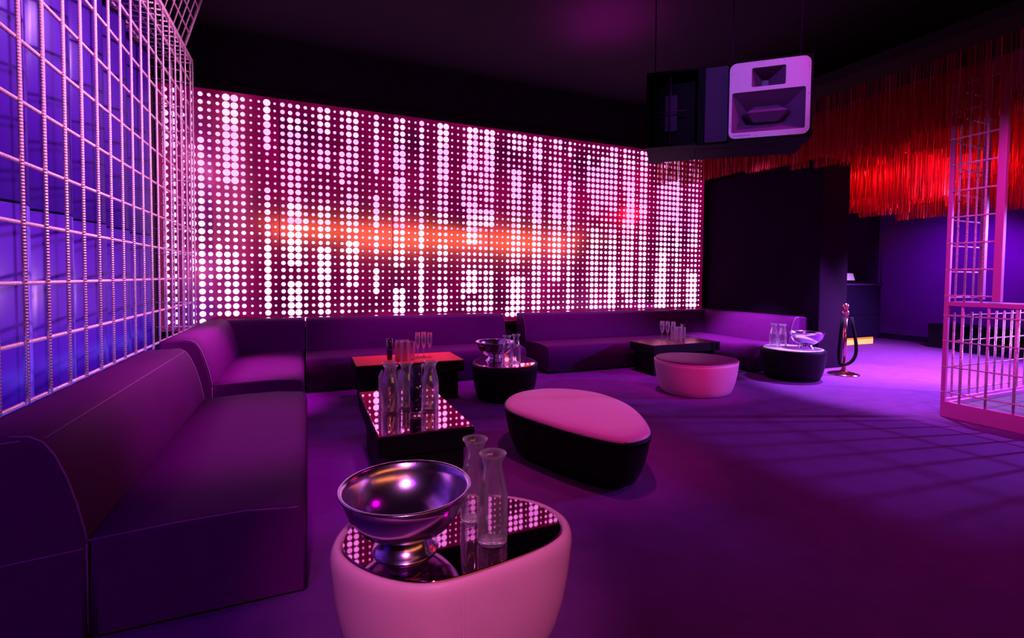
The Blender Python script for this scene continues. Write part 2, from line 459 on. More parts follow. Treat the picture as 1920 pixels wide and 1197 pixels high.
ys = [6.19] + [6.044 - 0.2063 * k for k in range(24)]
zs = [0.728 + 0.2625 * k for k in range(11)]
TZ = 3.575; YE = 6.2
rr = random.Random(4)
for y in ys:
    crod((XC + 0.014 + rr.uniform(-.003, .003), y + rr.uniform(-.008, .008), 0.70), (XC + 0.014 + rr.uniform(-.003, .003), y + rr.uniform(-.008, .008), TZ), 0.0085)
for z in zs: crod((XC, 1.1, z), (XC, YE + 0.02, z), 0.0095)
for z in zs + [TZ - 0.1]: crod((XC - 0.36, YE, z), (XC, YE, z), 0.0065)
for k in range(1, 4): crod((XC - 0.09 * k, YE + 0.012, 0.70), (XC - 0.09 * k, YE + 0.012, TZ), 0.0065)
for y in [YE - 0.103 * k for k in range(34)]: crod((XC - 0.38, y, TZ - 0.01), (XC, y, TZ - 0.01), 0.007)
for k in range(1, 4): crod((XC - 0.1 * k, 2.4, TZ + 0.003), (XC - 0.1 * k, YE, TZ + 0.003), 0.007)
for x in (XC, XC - 0.38): box('top_rail', x - 0.014 - XC, x + 0.014 - XC, 1.1 - 4, YE + 0.02 - 4, TZ, TZ + 0.035, m_rod, cage)
# leaning crown of the cage
cb0, cb1 = Vector((XC + 0.01, 5.85, TZ + 0.03)), Vector((XC + 0.23, 5.74, 4.22))
for k in range(18): crod(cb0 - Vector((0, 0.15 * k, 0)), cb1 - Vector((0, 0.15 * k, 0)), 0.014 if k == 0 else 0.007)
for k in range(6):
    p = cb0.lerp(cb1, k / 5.0); crod(p - Vector((0, 2.6, 0)), p, 0.008)
# blue uplight strip standing in the slot between sofa back and panels
area('blue_uplight', (-1.20, 4.0, 0.55), (-1.62, 4.0, 1.35), (0.16, 0.10, 1.0), 11, 4.4, 0.08)

# ------------------------------------------------------------------ sofas
SEAT = [(0.0, 0.03), (0.0, 0.30), (0.006, 0.345), (0.03, 0.37), (0.07, 0.38), (0.22, 0.388), (0.45, 0.385), (0.70, 0.372), (0.705, 0.03)]
BACK = [(0.70, 0.03), (0.70, 0.33), (0.708, 0.40), (0.728, 0.50), (0.755, 0.60), (0.785, 0.68), (0.815, 0.73), (0.85, 0.752), (0.90, 0.757),
        (1.03, 0.757), (1.065, 0.75), (1.075, 0.72), (1.075, 0.03)]


def seams(t, P, u, sgn, se, ba):
    pts = [P(u, v, z) for v, z in BACK[1:9]]
    tube('seam', pts, 0.0035, m_stitch, ba, 5)
    pts = [P(u, v, z) for v, z in [(0.03, 0.368), (0.22, 0.386), (0.45, 0.383), (0.70, 0.37)]]
    tube('seam', pts, 0.003, m_stitch, se, 5)
    tube('seam', [P(u + sgn * 0.002, 0.704, 0.04), P(u + sgn * 0.002, 0.704, 0.36)], 0.003, m_stitch, se, 5)


def straight_sofa(label, loc, rz, length):
    t = thing('lounge_sofa', label, 'sofa', loc, rz, 'modular lounge sofas')
    P = lambda u, v, z: Vector((u, v, z))
    n = max(1, round(length / 1.35))
    se = loft('seat', SEAT, 0, length, P, m_leather, t, 0.022)
    ba = loft('backrest', BACK, 0, length, P, m_leather, t, 0.022)
    for u, s in ((0.006, -1), (length - 0.006, 1)): seams(t, P, u, s, se, ba)
    tube('seam', [P(0.03, 0.82, 0.735), P(length - 0.03, 0.82, 0.735)], 0.003, m_stitch, ba, 5)
    for sx in (0.08, length - 0.08):
        for v in (0.1, 0.95): link('foot', box_me(sx - 0.03, sx + 0.03, v - 0.03, v + 0.03, 0.0, 0.035), m_spk, t)
    return t


def corner_sofa(label, loc, rz, lx, ly, mirror=1):
    """seat block lx deep by ly long with backs on one long side and on the rear; local x = 0 at the seat front"""
    t = thing('corner_sofa', label, 'sofa', loc, rz, 'modular lounge sofas')
    A = lambda u, v, z: Vector((-mirror * v, u, z))
    se = loft('seat', SEAT, 0, ly - 0.385, A, m_leather, t, 0.022)
    ba = loft('backrest', BACK, 0, ly, A, m_leather, t, 0.022)
    B = lambda u, v, z: Vector((-mirror * u, ly - 1.085 + v, z))
    loft('backrest', BACK, 0, 0.90, B, m_leather, t, 0.015)
    for u, s in ((0.006, -1),): seams(t, A, u, s, se, ba)
    for y in (0.08, ly - 0.1):
        for x in (0.1, 0.95): link('foot', box_me(-mirror * x - 0.03, -mirror * x + 0.03, y - 0.03, y + 0.03, 0.0, 0.035), m_spk, t)
    return t


# left sofa: runs along Y, front towards +X
sa = straight_sofa('long dark leather sofa along the rebar mesh screen, stitched end panel', (-0.005, 2.08, 0), PI / 2, 2.08)
sab = [c for c in sa.children if c.name.startswith('backrest')][0]
for pts in ([(0.712, 0.345), (0.88, 0.335), (1.06, 0.32)], [(0.87, 0.742), (0.93, 0.738), (1.05, 0.742)], [(0.92, 0.738), (0.97, 0.66), (1.04, 0.50)]):
    tube('seam', [(-0.0005, v, z) for v, z in pts], 0.003, m_stitch, sab, 5)
corner_sofa('dark leather corner sofa where the mesh screen meets the dotted wall', (-0.03, 4.64, 0), 0, 1.085, 2.145, 1)
straight_sofa('dark leather sofa under the dotted wall behind the copper topped table', (-0.02, 5.70, 0), 0, 2.66)
straight_sofa('dark leather sofa under the dotted wall beside the return wall corner', (2.95, 5.70, 0), 0, 2.74)
corner_sofa('dark leather corner sofa against the dark return wall', (5.69, 4.80, 0), 0, 1.085, 1.985, -1)

# ------------------------------------------------------------------ low tables


def low_table(label, x0, x1, y0, y1, h, mtop):
    t = thing('low_table', label, 'table', ((x0 + x1) / 2, (y0 + y1) / 2, 0), 0, 'low block tables')
    hx, hy = (x1 - x0) / 2, (y1 - y0) / 2
    box('base', -hx + 0.05, hx - 0.05, -hy + 0.05, hy - 0.05, 0, 0.30, m_tableside, t, 0.005, 1)
    box('body', -hx, hx, -hy, hy, 0.30 if h > 0.4 else 0.28, h - 0.008, m_tableside, t, 0.004, 1)
    box('top', -hx + 0.004, hx - 0.004, -hy + 0.004, hy - 0.004, h - 0.008, h, mtop, t, 0.002, 1)
    return t


TH = 0.42
low_table('low black table with mirror top reflecting the dotted wall', 0.353, 0.905, 2.67, 3.77, TH, m_mirror)
low_table('low black table with glowing red copper top before the sofa', 0.435, 1.53, 4.87, 5.44, TH, m_copper)
low_table('low black table with bronze top between sofa and pale round pouf', 4.18, 5.34, 5.06, 5.57, TH, mat('bronze_sheet', (0.45, 0.13, 0.14), 0.2, metal=0.8, noise=(14, 0.2)))

# ------------------------------------------------------------------ poufs


def smooth_outline(pts, n=72):
    N = len(pts); out = []
    cx = sum(p[0] for p in pts) / N; cy = sum(p[1] for p in pts) / N
    for k in range(n):
        t = k * N / n; i = int(t); f = t - i
        p0, p1, p2, p3 = (Vector(pts[(i + j - 1) % N]) for j in range(4))
        out.append(0.5 * ((2 * p1) + (-p0 + p2) * f + (2 * p0 - 5 * p1 + 4 * p2 - p3) * f * f + (-p0 + 3 * p1 - 3 * p2 + p3) * f ** 3))
    for _ in range(3): out = [(out[i - 1] + out[i] * 2 + out[(i + 1) % n]) / 4 for i in range(n)]
    return out


def ring_loft(name, outline, c, levels, m, parent, cap_top=True, cap_bot=True):
    bm = bmesh.new(); rings = []
    for s, z in levels: rings.append([bm.verts.new(((p.x - c[0]) * s, (p.y - c[1]) * s, z)) for p in outline])
    n = len(outline)
    for a, b_ in zip(rings, rings[1:]):
        for k in range(n): bm.faces.new((a[k], a[(k + 1) % n], b_[(k + 1) % n], b_[k])).smooth = True
    if cap_top: bm.faces.new(rings[-1])
    if cap_bot: bm.faces.new(rings[0])
    return link(name, bm_mesh(bm, name), m, parent)


def pouf(label, pts, h, mside, mtop, kind, seam_dir=None):
    o_ = smooth_outline(pts); n = len(o_)
    c = (sum(p.x for p in o_) / n, sum(p.y for p in o_) / n)
    name = 'pouf_table' if kind == 'tray' else 'pouf'
    t = thing(name, label, 'pouf table' if kind == 'tray' else 'pouf', (c[0], c[1], 0), 0, 'teardrop lounge poufs')
    side = [(0.78, 0.0), (0.83, 0.02), (0.88, 0.07), (0.935, 0.15), (0.972, 0.24), (0.992, 0.32), (1.0, h - 0.045), (0.995, h - 0.025), (0.98, h - 0.008), (0.955, h)]
    if kind == 'tray':
        bd = ring_loft('body', o_, c, side + [(0.93, h - 0.001), (0.915, h - 0.006), (0.91, h - 0.03)], mside, t)
        ring_loft('tray', o_, c, [(0.908, h - 0.03), (0.908, h - 0.001), (0.90, h)], mtop, t)
    else:
        bd = ring_loft('body', o_, c, side[:-2] + [(0.985, h - 0.02)], mside, t)
        ring_loft('cushion', o_, c, [(0.985, h - 0.02), (0.985, h - 0.012), (0.965, h + 0.004), (0.90, h + 0.012), (0.7, h + 0.018), (0.35, h + 0.021)], mtop, t)
        tube('piping', [((p.x - c[0]) * 0.993, (p.y - c[1]) * 0.993, h - 0.018) for p in o_], 0.006, mside, t, 6, True)
    if seam_dir is not None:
        best = max(o_, key=lambda p: (p.x - c[0]) * seam_dir[0] + (p.y - c[1]) * seam_dir[1])
        for dd in (-0.004, 0.004):
            tx, ty = -seam_dir[1] * dd, seam_dir[0] * dd
            tube('seam', [((best.x - c[0]) * s + tx, (best.y - c[1]) * s + ty, z) for s, z in side[1:-1]], 0.0018, mside, bd, 5)
    return t


NEAR = [(0.063, 1.699), (0.081, 1.782), (0.132, 1.882), (0.218, 1.952), (0.368, 1.980), (0.50, 1.965), (0.632, 1.929), (0.775, 1.86), (0.878, 1.761), (0.92, 1.655),
        (0.917, 1.566), (0.885, 1.50), (0.837, 1.457), (0.727, 1.413), (0.58, 1.386), (0.45, 1.368), (0.351, 1.370), (0.277, 1.395), (0.193, 1.456), (0.124, 1.541), (0.081, 1.625)]
BIG = [(1.352, 3.313), (1.452, 3.501), (1.632, 3.646), (1.873, 3.681), (2.09, 3.57), (2.22, 3.38), (2.249, 3.125), (2.21, 2.873), (2.106, 2.61), (1.991, 2.408), (1.885, 2.318),
       (1.767, 2.291), (1.677, 2.307), (1.593, 2.421), (1.49, 2.626), (1.397, 2.897), (1.335, 3.12)]
NZ = 0.40
NEAR = [(x * 0.978, y * 0.978) for x, y in NEAR]
pouf('pale pink leather teardrop pouf with smoked mirror top holding a steel bowl', NEAR, NZ, m_pouf_pink, m_blackglass, 'tray', (0.05, -1.0))
pouf('large teardrop pouf with pink cushion top and black leather sides', BIG, 0.345, m_pouf_dark, m_pouf_pink, 'seat', (-0.25, -1.0))


def egg(cx, cy, a, b, rot, tip=0.15, n=20):
    out = []
    for k in range(n):
        t = 2 * PI * k / n
        x = a * math.cos(t); y = b * math.sin(t) * (1 - tip * math.cos(t))
        out.append((cx + x * math.cos(rot) - y * math.sin(rot), cy + x * math.sin(rot) + y * math.cos(rot)))
    return out


pouf('dark leather pouf table with mirror top beside the sofa gap', egg(1.99, 4.86, 0.46, 0.355, math.radians(68)), 0.38, m_pouf_dark, m_mirror, 'tray')
pouf('round pouf with dusty pink sides and plum top before bronze table', egg(4.11, 4.23, 0.47, 0.41, math.radians(-20)), 0.385, m_pouf_pink, m_pouf_plum, 'seat')
pouf('dark round pouf table with pale top near the rope stanchion', egg(5.905, 4.38, 0.39, 0.38, math.radians(-40), 0.05), 0.40, m_pouf_dark, m_whitetop, 'tray')

# ------------------------------------------------------------------ bowls, carafes, glasses
bowl_prof = [(0.0, 0.070), (0.05, 0.073), (0.10, 0.085), (0.145, 0.112), (0.178, 0.152), (0.194, 0.195), (0.199, 0.222), (0.206, 0.228), (0.213, 0.228), (0.215, 0.224),
             (0.212, 0.219), (0.204, 0.217), (0.199, 0.195), (0.183, 0.150), (0.150, 0.107), (0.104, 0.079), (0.052, 0.066), (0.0, 0.063)]
foot_prof = [(0.0, 0.060), (0.060, 0.062), (0.070, 0.072), (0.075, 0.066), (0.077, 0.055), (0.084, 0.035), (0.096, 0.014), (0.106, 0.006), (0.108, 0.0), (0.100, 0.0), (0.09, 0.010), (0.07, 0.03), (0.0, 0.052)]
bowl_prof = [(r, z - 0.016) for r, z in bowl_prof]; foot_prof = [(r, z * 0.80) for r, z in foot_prof]
bowl_me = lathe_me(bowl_prof, 64); foot_me = lathe_me(foot_prof, 48)


def bowl(label, x, y, z):
    t = thing('champagne_bowl', label, 'bowl', (x, y, z), 0, 'footed steel bowls')
    link('basin', bowl_me, m_steel, t, True); link('foot', foot_me, m_steel, t, True)
    return t


car_out = [(0.0, 0.0), (0.046, 0.0), (0.051, 0.006), (0.052, 0.02), (0.052, 0.150), (0.050, 0.172), (0.0435, 0.203), (0.036, 0.232), (0.031, 0.256), (0.0315, 0.270), (0.037, 0.287), (0.0445, 0.302)]
car_in = [(0.0425, 0.304), (0.0350, 0.288), (0.0293, 0.271), (0.0288, 0.256), (0.0335, 0.232), (0.041, 0.203), (0.0475, 0.172), (0.0495, 0.150), (0.0495, 0.02), (0.044, 0.012), (0.0, 0.010)]
car_me = lathe_me(car_out + car_in, 36)
lip_me = tube_me([(0.0435 * math.cos(2 * PI * k / 28), 0.0435 * math.sin(2 * PI * k / 28), 0.302) for k in range(28)], 0.0035, 8, True)


def carafe(label, x, y, z):
    t = thing('glass_carafe', label, 'carafe', (x, y, z), 0, 'clear glass carafes')
    b_ = link('body', car_me, m_glass, t, True); link('lip', lip_me, m_glass, b_, True)
    return t


hi_me = lathe_me([(0.0, 0.0), (0.029, 0.0), (0.031, 0.004), (0.034, 0.19), (0.0335, 0.192), (0.032, 0.19), (0.0285, 0.014), (0.0, 0.012)], 28)
fl_bowl = lathe_me([(0.0, 0.102), (0.006, 0.106), (0.018, 0.130), (0.026, 0.165), (0.027, 0.200), (0.0235, 0.270), (0.0225, 0.270), (0.0258, 0.200), (0.0245, 0.165), (0.0165, 0.132), (0.0, 0.110)], 24)
fl_stem = lathe_me([(0.0, 0.0), (0.032, 0.0), (0.032, 0.003), (0.010, 0.006), (0.004, 0.012), (0.0036, 0.09), (0.006, 0.104), (0.0, 0.106)], 20)


def tumbler(label, x, y, z, group): return tag(link('highball_glass', hi_me, m_glass, None, True, (x, y, z)), label, 'glass', group)


def flute(label, x, y, z, group):
    t = thing('champagne_flute', label, 'glass', (x, y, z), 0, group)
    link('bowl', fl_bowl, m_glass, t, True); link('stem', fl_stem, m_glass, t, True)


va_me = lathe_me([(0.0, 0.022), (0.033, 0.022), (0.036, 0.10), (0.038, 0.30), (0.036, 0.30), (0.034, 0.28), (0.0, 0.28)], 28)
vb_me = lathe_me([(0.0, 0.0), (0.034, 0.0), (0.036, 0.004), (0.034, 0.022), (0.0, 0.022)], 28)


def vase(label, x, y, z, s=1.0):
    t = thing('dark_glass_cylinder', label, 'vase', (x, y, z))
    link('body', va_me, m_smoke, t, True); link('base', vb_me, m_glass, t, True); t.scale = (s, s, s)


tz = NZ + 0.0005
bowl('large polished steel footed bowl on pale pink pouf table', 0.297, 1.578, tz)
carafe('clear glass carafe on pink pouf table, its base free of the bowl', 0.576, 1.506, tz)
carafe('clear glass carafe on pink pouf table, tucked between bowl and other carafe', 0.566, 1.665, tz)
# mirror topped table
vase('tall dark glass cylinder among carafes on mirror topped table', 0.632, 3.03, TH, 1.03)
for x, y in ((0.49, 3.13), (0.50, 3.25), (0.60, 3.19)): carafe('clear carafe on mirror table, on the long sofa side of dark cylinder', x, y, TH)
for x, y in ((0.73, 3.10), (0.77, 3.20)): carafe('clear carafe on mirror table, on the pink cushion pouf side of dark cylinder', x, y, TH)
for k, (x, y) in enumerate(((0.48, 3.38), (0.56, 3.36), (0.64, 3.37), (0.50, 3.47), (0.58, 3.46), (0.66, 3.46), (0.52, 3.56), (0.60, 3.55))):
    tumbler('clear highball glass behind the carafes on mirror topped table', x, y, TH, 'highballs on mirror table')
# copper topped table
vase('dark glass cylinder beside highballs on red copper table', 0.775, 5.02, TH, 0.78)
for x, y in ((0.86, 5.02), (0.935, 5.03), (1.01, 5.05), (0.88, 5.10), (0.955, 5.12), (0.90, 5.19), (0.975, 5.20)):
    tumbler('clear highball glass on the red copper topped table', x, y, TH, 'highballs on copper table')
for x, y in ((1.08, 5.10), (1.15, 5.12), (1.22, 5.14), (1.10, 5.19), (1.17, 5.21)):
    flute('stemmed champagne flute on the red copper topped table', x, y, TH, 'flutes on copper table')
# bronze topped table
for x, y in ((4.64, 5.45), (4.68, 5.38), (4.72, 5.31), (4.74, 5.44), (4.78, 5.37), (4.70, 5.50)):
    flute('stemmed champagne flute on the bronze topped table', x, y, TH, 'flutes on bronze table')
for x, y in ((4.82, 5.30), (4.86, 5.37), (4.90, 5.31), (4.93, 5.40), (4.84, 5.45)):
    tumbler('clear highball glass on the bronze topped table', x, y, TH, 'highballs on bronze table')
vase('dark glass cylinder on bronze table behind the glasses', 5.03, 5.46, TH, 0.75)
# mirror pouf by the gap
bowl('polished steel footed bowl on dark pouf table near sofa gap', 1.90, 4.93, 0.3805)
for x, y in ((1.93, 4.66), (2.06, 4.72)): carafe('clear glass carafe on dark pouf table near sofa gap', x, y, 0.3805)
# pale topped pouf
bowl('polished steel footed bowl on pale topped pouf near stanchion', 6.05, 4.30, 0.4005)
for x, y in ((5.82, 4.60), (5.85, 4.49)): carafe('clear glass carafe on pale topped pouf near stanchion', x, y, 0.4005)

# ------------------------------------------------------------------ rope stanchion
t = thing('rope_stanchion', 'rose gold stanchion post with looped black rope', 'stanchion', (6.80, 4.28, 0))
link('base', lathe_me([(0.0, 0.0), (0.19, 0.0), (0.19, 0.012), (0.17, 0.022), (0.10, 0.040), (0.04, 0.055), (0.03, 0.075), (0.0, 0.075)], 40), m_rose, t, True)
link('post', lathe_me([(0.0, 0.06), (0.026, 0.06), (0.026, 0.86), (0.0, 0.86)], 24), m_rose, t, True)
link('collar', lathe_me([(0.0, 0.78), (0.034, 0.78), (0.036, 0.80), (0.036, 0.83), (0.046, 0.84), (0.046, 0.87), (0.03, 0.885), (0.02, 0.90), (0.0, 0.90)], 24), m_rose, t, True)
link('finial', lathe_me([(0.0, 0.895), (0.018, 0.90), (0.034, 0.915), (0.042, 0.94), (0.036, 0.968), (0.02, 0.985), (0.0, 0.988)], 24), m_rose, t, True)
vx, vy = 0.80, -0.60
pts = []
for k in range(25):
    a = k / 24.0
    if a < 0.5: z = 0.80 - 0.66 * math.sin(a * PI) ** 0.8; s = -0.05 - 0.03 * math.sin(a * 2 * PI)
    else: z = 0.80 - 0.66 * math.sin(a * PI) ** 0.8; s = -0.05 + (a - 0.5) * 2 * 0.10 + 0.12 * math.sin((a - 0.5) * 2 * PI)
    pts.append((vx * s - 0.03, vy * s - 0.04, z))
tube('rope', pts, 0.022, m_rope, t, 10)

# ------------------------------------------------------------------ hanging speaker
ang = math.atan2(-0.668, 0.744)
SW, SH, SD = 1.21, 0.615, 0.55
sp = thing('hanging_speaker', 'big black loudspeaker with pale horn plate hung from the ceiling', 'speaker', (2.60, 3.30, 2.385), ang)
# local: x along face to the right, y depth behind the face (+), z up
box('cabinet', 0.40, SW, 0.17, SD, 0.0, SH, m_spk, sp, 0.008, 1)
box('cabinet_front', 0.40, 0.63, 0.03, 0.17, 0.0, SH, m_spk, sp, 0.004, 1)
for a in ((0.63, SW, 0.0, 0.016), (0.63, SW, SH - 0.014, SH), (1.192, SW, 0.016, SH - 0.014)):
    box('cabinet_edge', a[0], a[1], 0.0, 0.17, a[2], a[3], m_spk, sp)
box('bass_bin', 0.0, 0.40, 0.14, SD, 0.0, SH, m_spk, sp, 0.006, 1)
for a in ((0.0, 0.40, 0.0, 0.02), (0.0, 0.40, SH - 0.02, SH), (0.0, 0.02, 0.02, SH - 0.02)):
    box('bin_frame', a[0], a[1], 0.0, 0.14, a[2], a[3], m_spk, sp)
box('side_panel', 0.455, 0.625, 0.012, 0.03, 0.01, SH - 0.01, m_spkside, sp, 0.003, 1)
box('driver_plate', 0.145, 0.245, 0.10, 0.14, 0.15, 0.45, m_spkside, sp, 0.004, 1)
rod('brace', (0.19, 0.06, 0.01), (0.19, 0.06, SH - 0.01), 0.006, m_spkside, sp)
rod('brace', (0.01, 0.06, 0.30), (0.32, 0.06, 0.30), 0.006, m_spkside, sp)
bx0, bx1, bz0, bz1 = 0.632, 1.19, 0.018, 0.60
bw, bh = bx1 - bx0, bz1 - bz0


def rrect(x0, x1, z0, z1, r, n=6):
    out = []
    for cx, cz, a0 in ((x1 - r, z1 - r, 0), (x0 + r, z1 - r, PI / 2), (x0 + r, z0 + r, PI), (x1 - r, z0 + r, 1.5 * PI)):
        for k in range(n + 1):
            a = a0 + PI / 2 * k / n; out.append((cx + r * math.cos(a), cz + r * math.sin(a)))
    return out


def plate_with_holes(outer, holes, y0, y1):
    cu_ = bpy.data.curves.new('plate', 'CURVE'); cu_.dimensions = '2D'; cu_.fill_mode = 'BOTH'
    for lp in [outer] + holes:
        s = cu_.splines.new('POLY'); s.points.add(len(lp) - 1); s.use_cyclic_u = True
        for p, (x, z) in zip(s.points, lp): p.co = (x, z, 0, 1)
    cu_.extrude = (y1 - y0) / 2
    o = bpy.data.objects.new('plate', cu_); COL.objects.link(o)
    dg = bpy.context.evaluated_depsgraph_get(); me = bpy.data.meshes.new_from_object(o.evaluated_get(dg))
    bpy.data.objects.remove(o)
    for v in me.vertices: v.co = Vector((v.co.x, (y0 + y1) / 2 - v.co.z, v.co.y))
    return me


H1 = (bx0 + 0.28 * bw, bx0 + 0.70 * bw, bz1 - 0.335 * bh, bz1 - 0.085 * bh)
H2 = (bx0 + 0.035 * bw, bx0 + 0.945 * bw, bz1 - 0.925 * bh, bz1 - 0.39 * bh)
hp = link('horn_plate', plate_with_holes(rrect(bx0, bx1, bz0, bz1, 0.05), [rrect(*H1, 0.012), rrect(*H2, 0.015)], -0.012, 0.03), m_baffle, sp)


def horn(name, H, depth, tx, tz_, y0=-0.008):
    x0, x1, z0, z1 = H; cx, cz = (x0 + x1) / 2, (z0 + z1) / 2
    bm = bmesh.new()
    o = [bm.verts.new((x, y0, z)) for x, z in ((x0, z0), (x1, z0), (x1, z1), (x0, z1))]
    i_ = [bm.verts.new((cx + sx * tx, y0 + depth, cz + sz * tz_)) for sx, sz in ((-1, -1), (1, -1), (1, 1), (-1, 1))]
    for k in range(4): bm.faces.new((o[k], o[(k + 1) % 4], i_[(k + 1) % 4], i_[k]))
    bm.faces.new(i_)
    return link(name, bm_mesh(bm, name), m_horn, hp)


horn('tweeter_horn', H1, 0.15, 0.022, 0.045)
hm = horn('midrange_horn', H2, 0.15, 0.13, 0.05)
cx, cz = (H2[0] + H2[1]) / 2, (H2[2] + H2[3]) / 2
bm = bmesh.new()
hexo = [bm.verts.new((cx + x, 0.075, cz + z)) for x, z in ((-0.175, 0), (-0.085, -0.062), (0.085, -0.062), (0.175, 0), (0.085, 0.062), (-0.085, 0.062))]
ra = bm.verts.new((cx - 0.14, 0.012, cz)); rb = bm.verts.new((cx + 0.14, 0.012, cz))
bm.faces.new((hexo[0], hexo[1], ra)); bm.faces.new((hexo[1], hexo[2], rb, ra)); bm.faces.new((hexo[2], hexo[3], rb))
bm.faces.new((hexo[3], hexo[4], rb)); bm.faces.new((hexo[4], hexo[5], ra, rb)); bm.faces.new((hexo[5], hexo[0], ra)); bm.faces.new(hexo[::-1])
link('phase_plug', bm_mesh(bm, 'phase_plug'), m_horn, hp)
for k in range(10):
    a = k / 10 * 2 * PI
    px, pz = [(bx0 + 0.012, bz0 + 0.1), (bx0 + 0.012, bz0 + 0.3), (bx0 + 0.012, bz0 + 0.5), (bx1 - 0.012, bz0 + 0.1), (bx1 - 0.012, bz0 + 0.3), (bx1 - 0.012, bz0 + 0.5),
              (bx0 + 0.2, bz1 - 0.012), (bx0 + 0.38, bz1 - 0.012), (bx0 + 0.2, bz0 + 0.012), (bx0 + 0.42, bz0 + 0.012)][k]
    rod('screw', (px, -0.0125, pz), (px, -0.0105, pz), 0.003, m_spk, hp, 8)
# maker's lettering strip low on the plate is a row of tiny raised marks, unreadable
for k in range(18):
    box('plate_lettering', bx0 + 0.035 + k * 0.0068, bx0 + 0.0395 + k * 0.0068, -0.0128, -0.0119, bz0 + 0.018, bz0 + 0.023 + 0.002 * (k % 3 == 0), m_horn, hp)
for x in (0.06, 0.66, 1.14): rod('suspension_cable', (x, 0.10, SH - 0.005), (x, 0.10, CZ - 2.385), 0.006, m_spkside, sp)

# ------------------------------------------------------------------ dance cage on the right
XF, YF = 5.61, 2.62
dc = thing('dance_cage', 'pink metal wire cage booth on a low plinth at the dance floor', 'cage', (XF, YF, 0))
o3 = Vector((XF, YF, 0))


def drod(p0, p1, r=0.008): return rod('bar', Vector(p0) - o3, Vector(p1) - o3, r, m_rod, dc, 7)


def dbox(name, x0, x1, y0, y1, z0, z1, m=m_cageframe): return box(name, x0 - XF, x1 - XF, y0 - YF, y1 - YF, z0, z1, m, dc, 0.003, 1)


dbox('plinth', XF, XF + 0.05, 0.6, YF, 0.0, 0.15); dbox('plinth', XF + 0.05, 7.6, YF - 0.05, YF, 0.0, 0.15)
dbox('platform', XF + 0.05, 7.6, 0.6, YF - 0.05, 0.06, 0.12, m_platform)
dbox('corner_post', XF, XF + 0.035, YF - 0.035, YF, 0.15, 3.45)
dbox('post', XF, XF + 0.05, 2.215, 2.272, 1.12, 3.45)
dbox('post', 6.19, 6.25, YF - 0.04, YF, 1.12, 3.45)
dbox('post', 7.55, 7.6, YF - 0.04, YF, 0.15, 1.12)
dbox('ledge', XF, XF + 0.05, 0.6, YF - 0.035, 1.065, 1.105)
dbox('counter_top', XF + 0.05, XF + 0.34, 0.6, YF - 0.04, 1.07, 1.108, m_white)
dbox('bottom_rail', XF + 0.01, 7.6, YF - 0.03, YF - 0.005, 0.15, 0.175)
for z in (0.24, 0.485, 0.73, 0.975): drod((XF + 0.004, 0.7, z), (XF + 0.004, YF, z), 0.007)
for k in range(10): drod((XF + 0.016, 2.48 - 0.188 * k, 0.13), (XF + 0.016, 2.48 - 0.188 * k, 1.07), 0.011)
for z in (0.23, 0.47, 0.72, 0.97): drod((XF + 0.03, YF - 0.012, z), (7.6, YF - 0.012, z), 0.007)
for k in range(12): drod((5.75 + 0.155 * k, YF - 0.022, 0.17), (5.75 + 0.155 * k, YF - 0.022, 1.0), 0.009)
zz = [1.165 + 0.246 * k for k in range(9)]
for z in zz:
    drod((XF + 0.004, 2.27, z), (XF + 0.004, YF, z), 0.008)
    drod((XF + 0.03, YF - 0.012, z - 0.02), (6.2, YF - 0.012, z - 0.02), 0.008)
for y in (2.35, 2.475): drod((XF + 0.016, y, 1.10), (XF + 0.016, y, 3.4), 0.009)
for x in (5.75, 5.91, 6.06): drod((x, YF - 0.022, 1.10), (x, YF - 0.022, 3.4), 0.009)
dbox('top_rail', XF, XF + 0.05, 0.6, YF, 3.45, 3.50)

# ------------------------------------------------------------------ side room: cabinet, terminal, steps
cb = thing('bar_cabinet', 'dark glossy cabinet with amber light under its edge', 'cabinet', (10.0, 6.42, 0))
box('body', -0.75, 0.74, -0.34, 0.34, 0.16, 1.20, m_stage, cb, 0.004, 1)
box('top', -0.78, 0.78, -0.37, 0.36, 1.20, 1.24, m_spkside, cb, 0.004, 1)
box('door', -0.72, 0.70, -0.352, -0.34, 0.62, 1.17, m_stage, cb, 0.003, 1)
box('door', -0.72, 0.70, -0.352, -0.34, 0.20, 0.605, m_stage, cb, 0.003, 1)
pl = box('plinth', -0.70, 0.66, -0.26, 0.30, 0.0, 0.16, m_stage, cb)
box('light_strip', -0.70, 0.66, -0.275, -0.26, 0.01, 0.15, m_amber, pl)
tm = thing('till_terminal', 'small white terminal on dark stand atop the cabinet', 'terminal', (9.95, 6.32, 1.24))
box('stand', -0.14, 0.12, -0.06, 0.08, 0.0, 0.06, m_spk, tm, 0.01, 2)
bm = bmesh.new()
vs = [bm.verts.new(p) for p in ((-0.17, -0.10, 0.06), (0.19, -0.10, 0.06), (0.19, 0.10, 0.06), (-0.17, 0.10, 0.06), (-0.17, -0.10, 0.20), (0.12, -0.10, 0.20), (0.12, 0.10, 0.20), (-0.17, 0.10, 0.20))]
for f in ((0, 1, 2, 3), (4, 5, 6, 7), (0, 1, 5, 4), (1, 2, 6, 5), (2, 3, 7, 6), (3, 0, 4, 7)): bm.faces.new([vs[k] for k in f])
link('housing', bm_mesh(bm, 'housing'), m_white, tm)
st = thing('stage_steps', 'black block and steps at the foot of the side room wall', 'steps', (11.6, 4.6, 0))
box('block', -0.3, 0.36, 0.35, 0.92, 0.0, 0.46, m_stage, st, 0.006, 1)
box('step', -0.6, 0.36, -1.6, 0.30, 0.0, 0.22, m_stage, st, 0.006, 1)
box('step', -0.2, 0.36, -1.6, 0.30, 0.22, 0.44, m_stage, st, 0.006, 1)

# ------------------------------------------------------------------ red tinsel fringe
NF = [0]


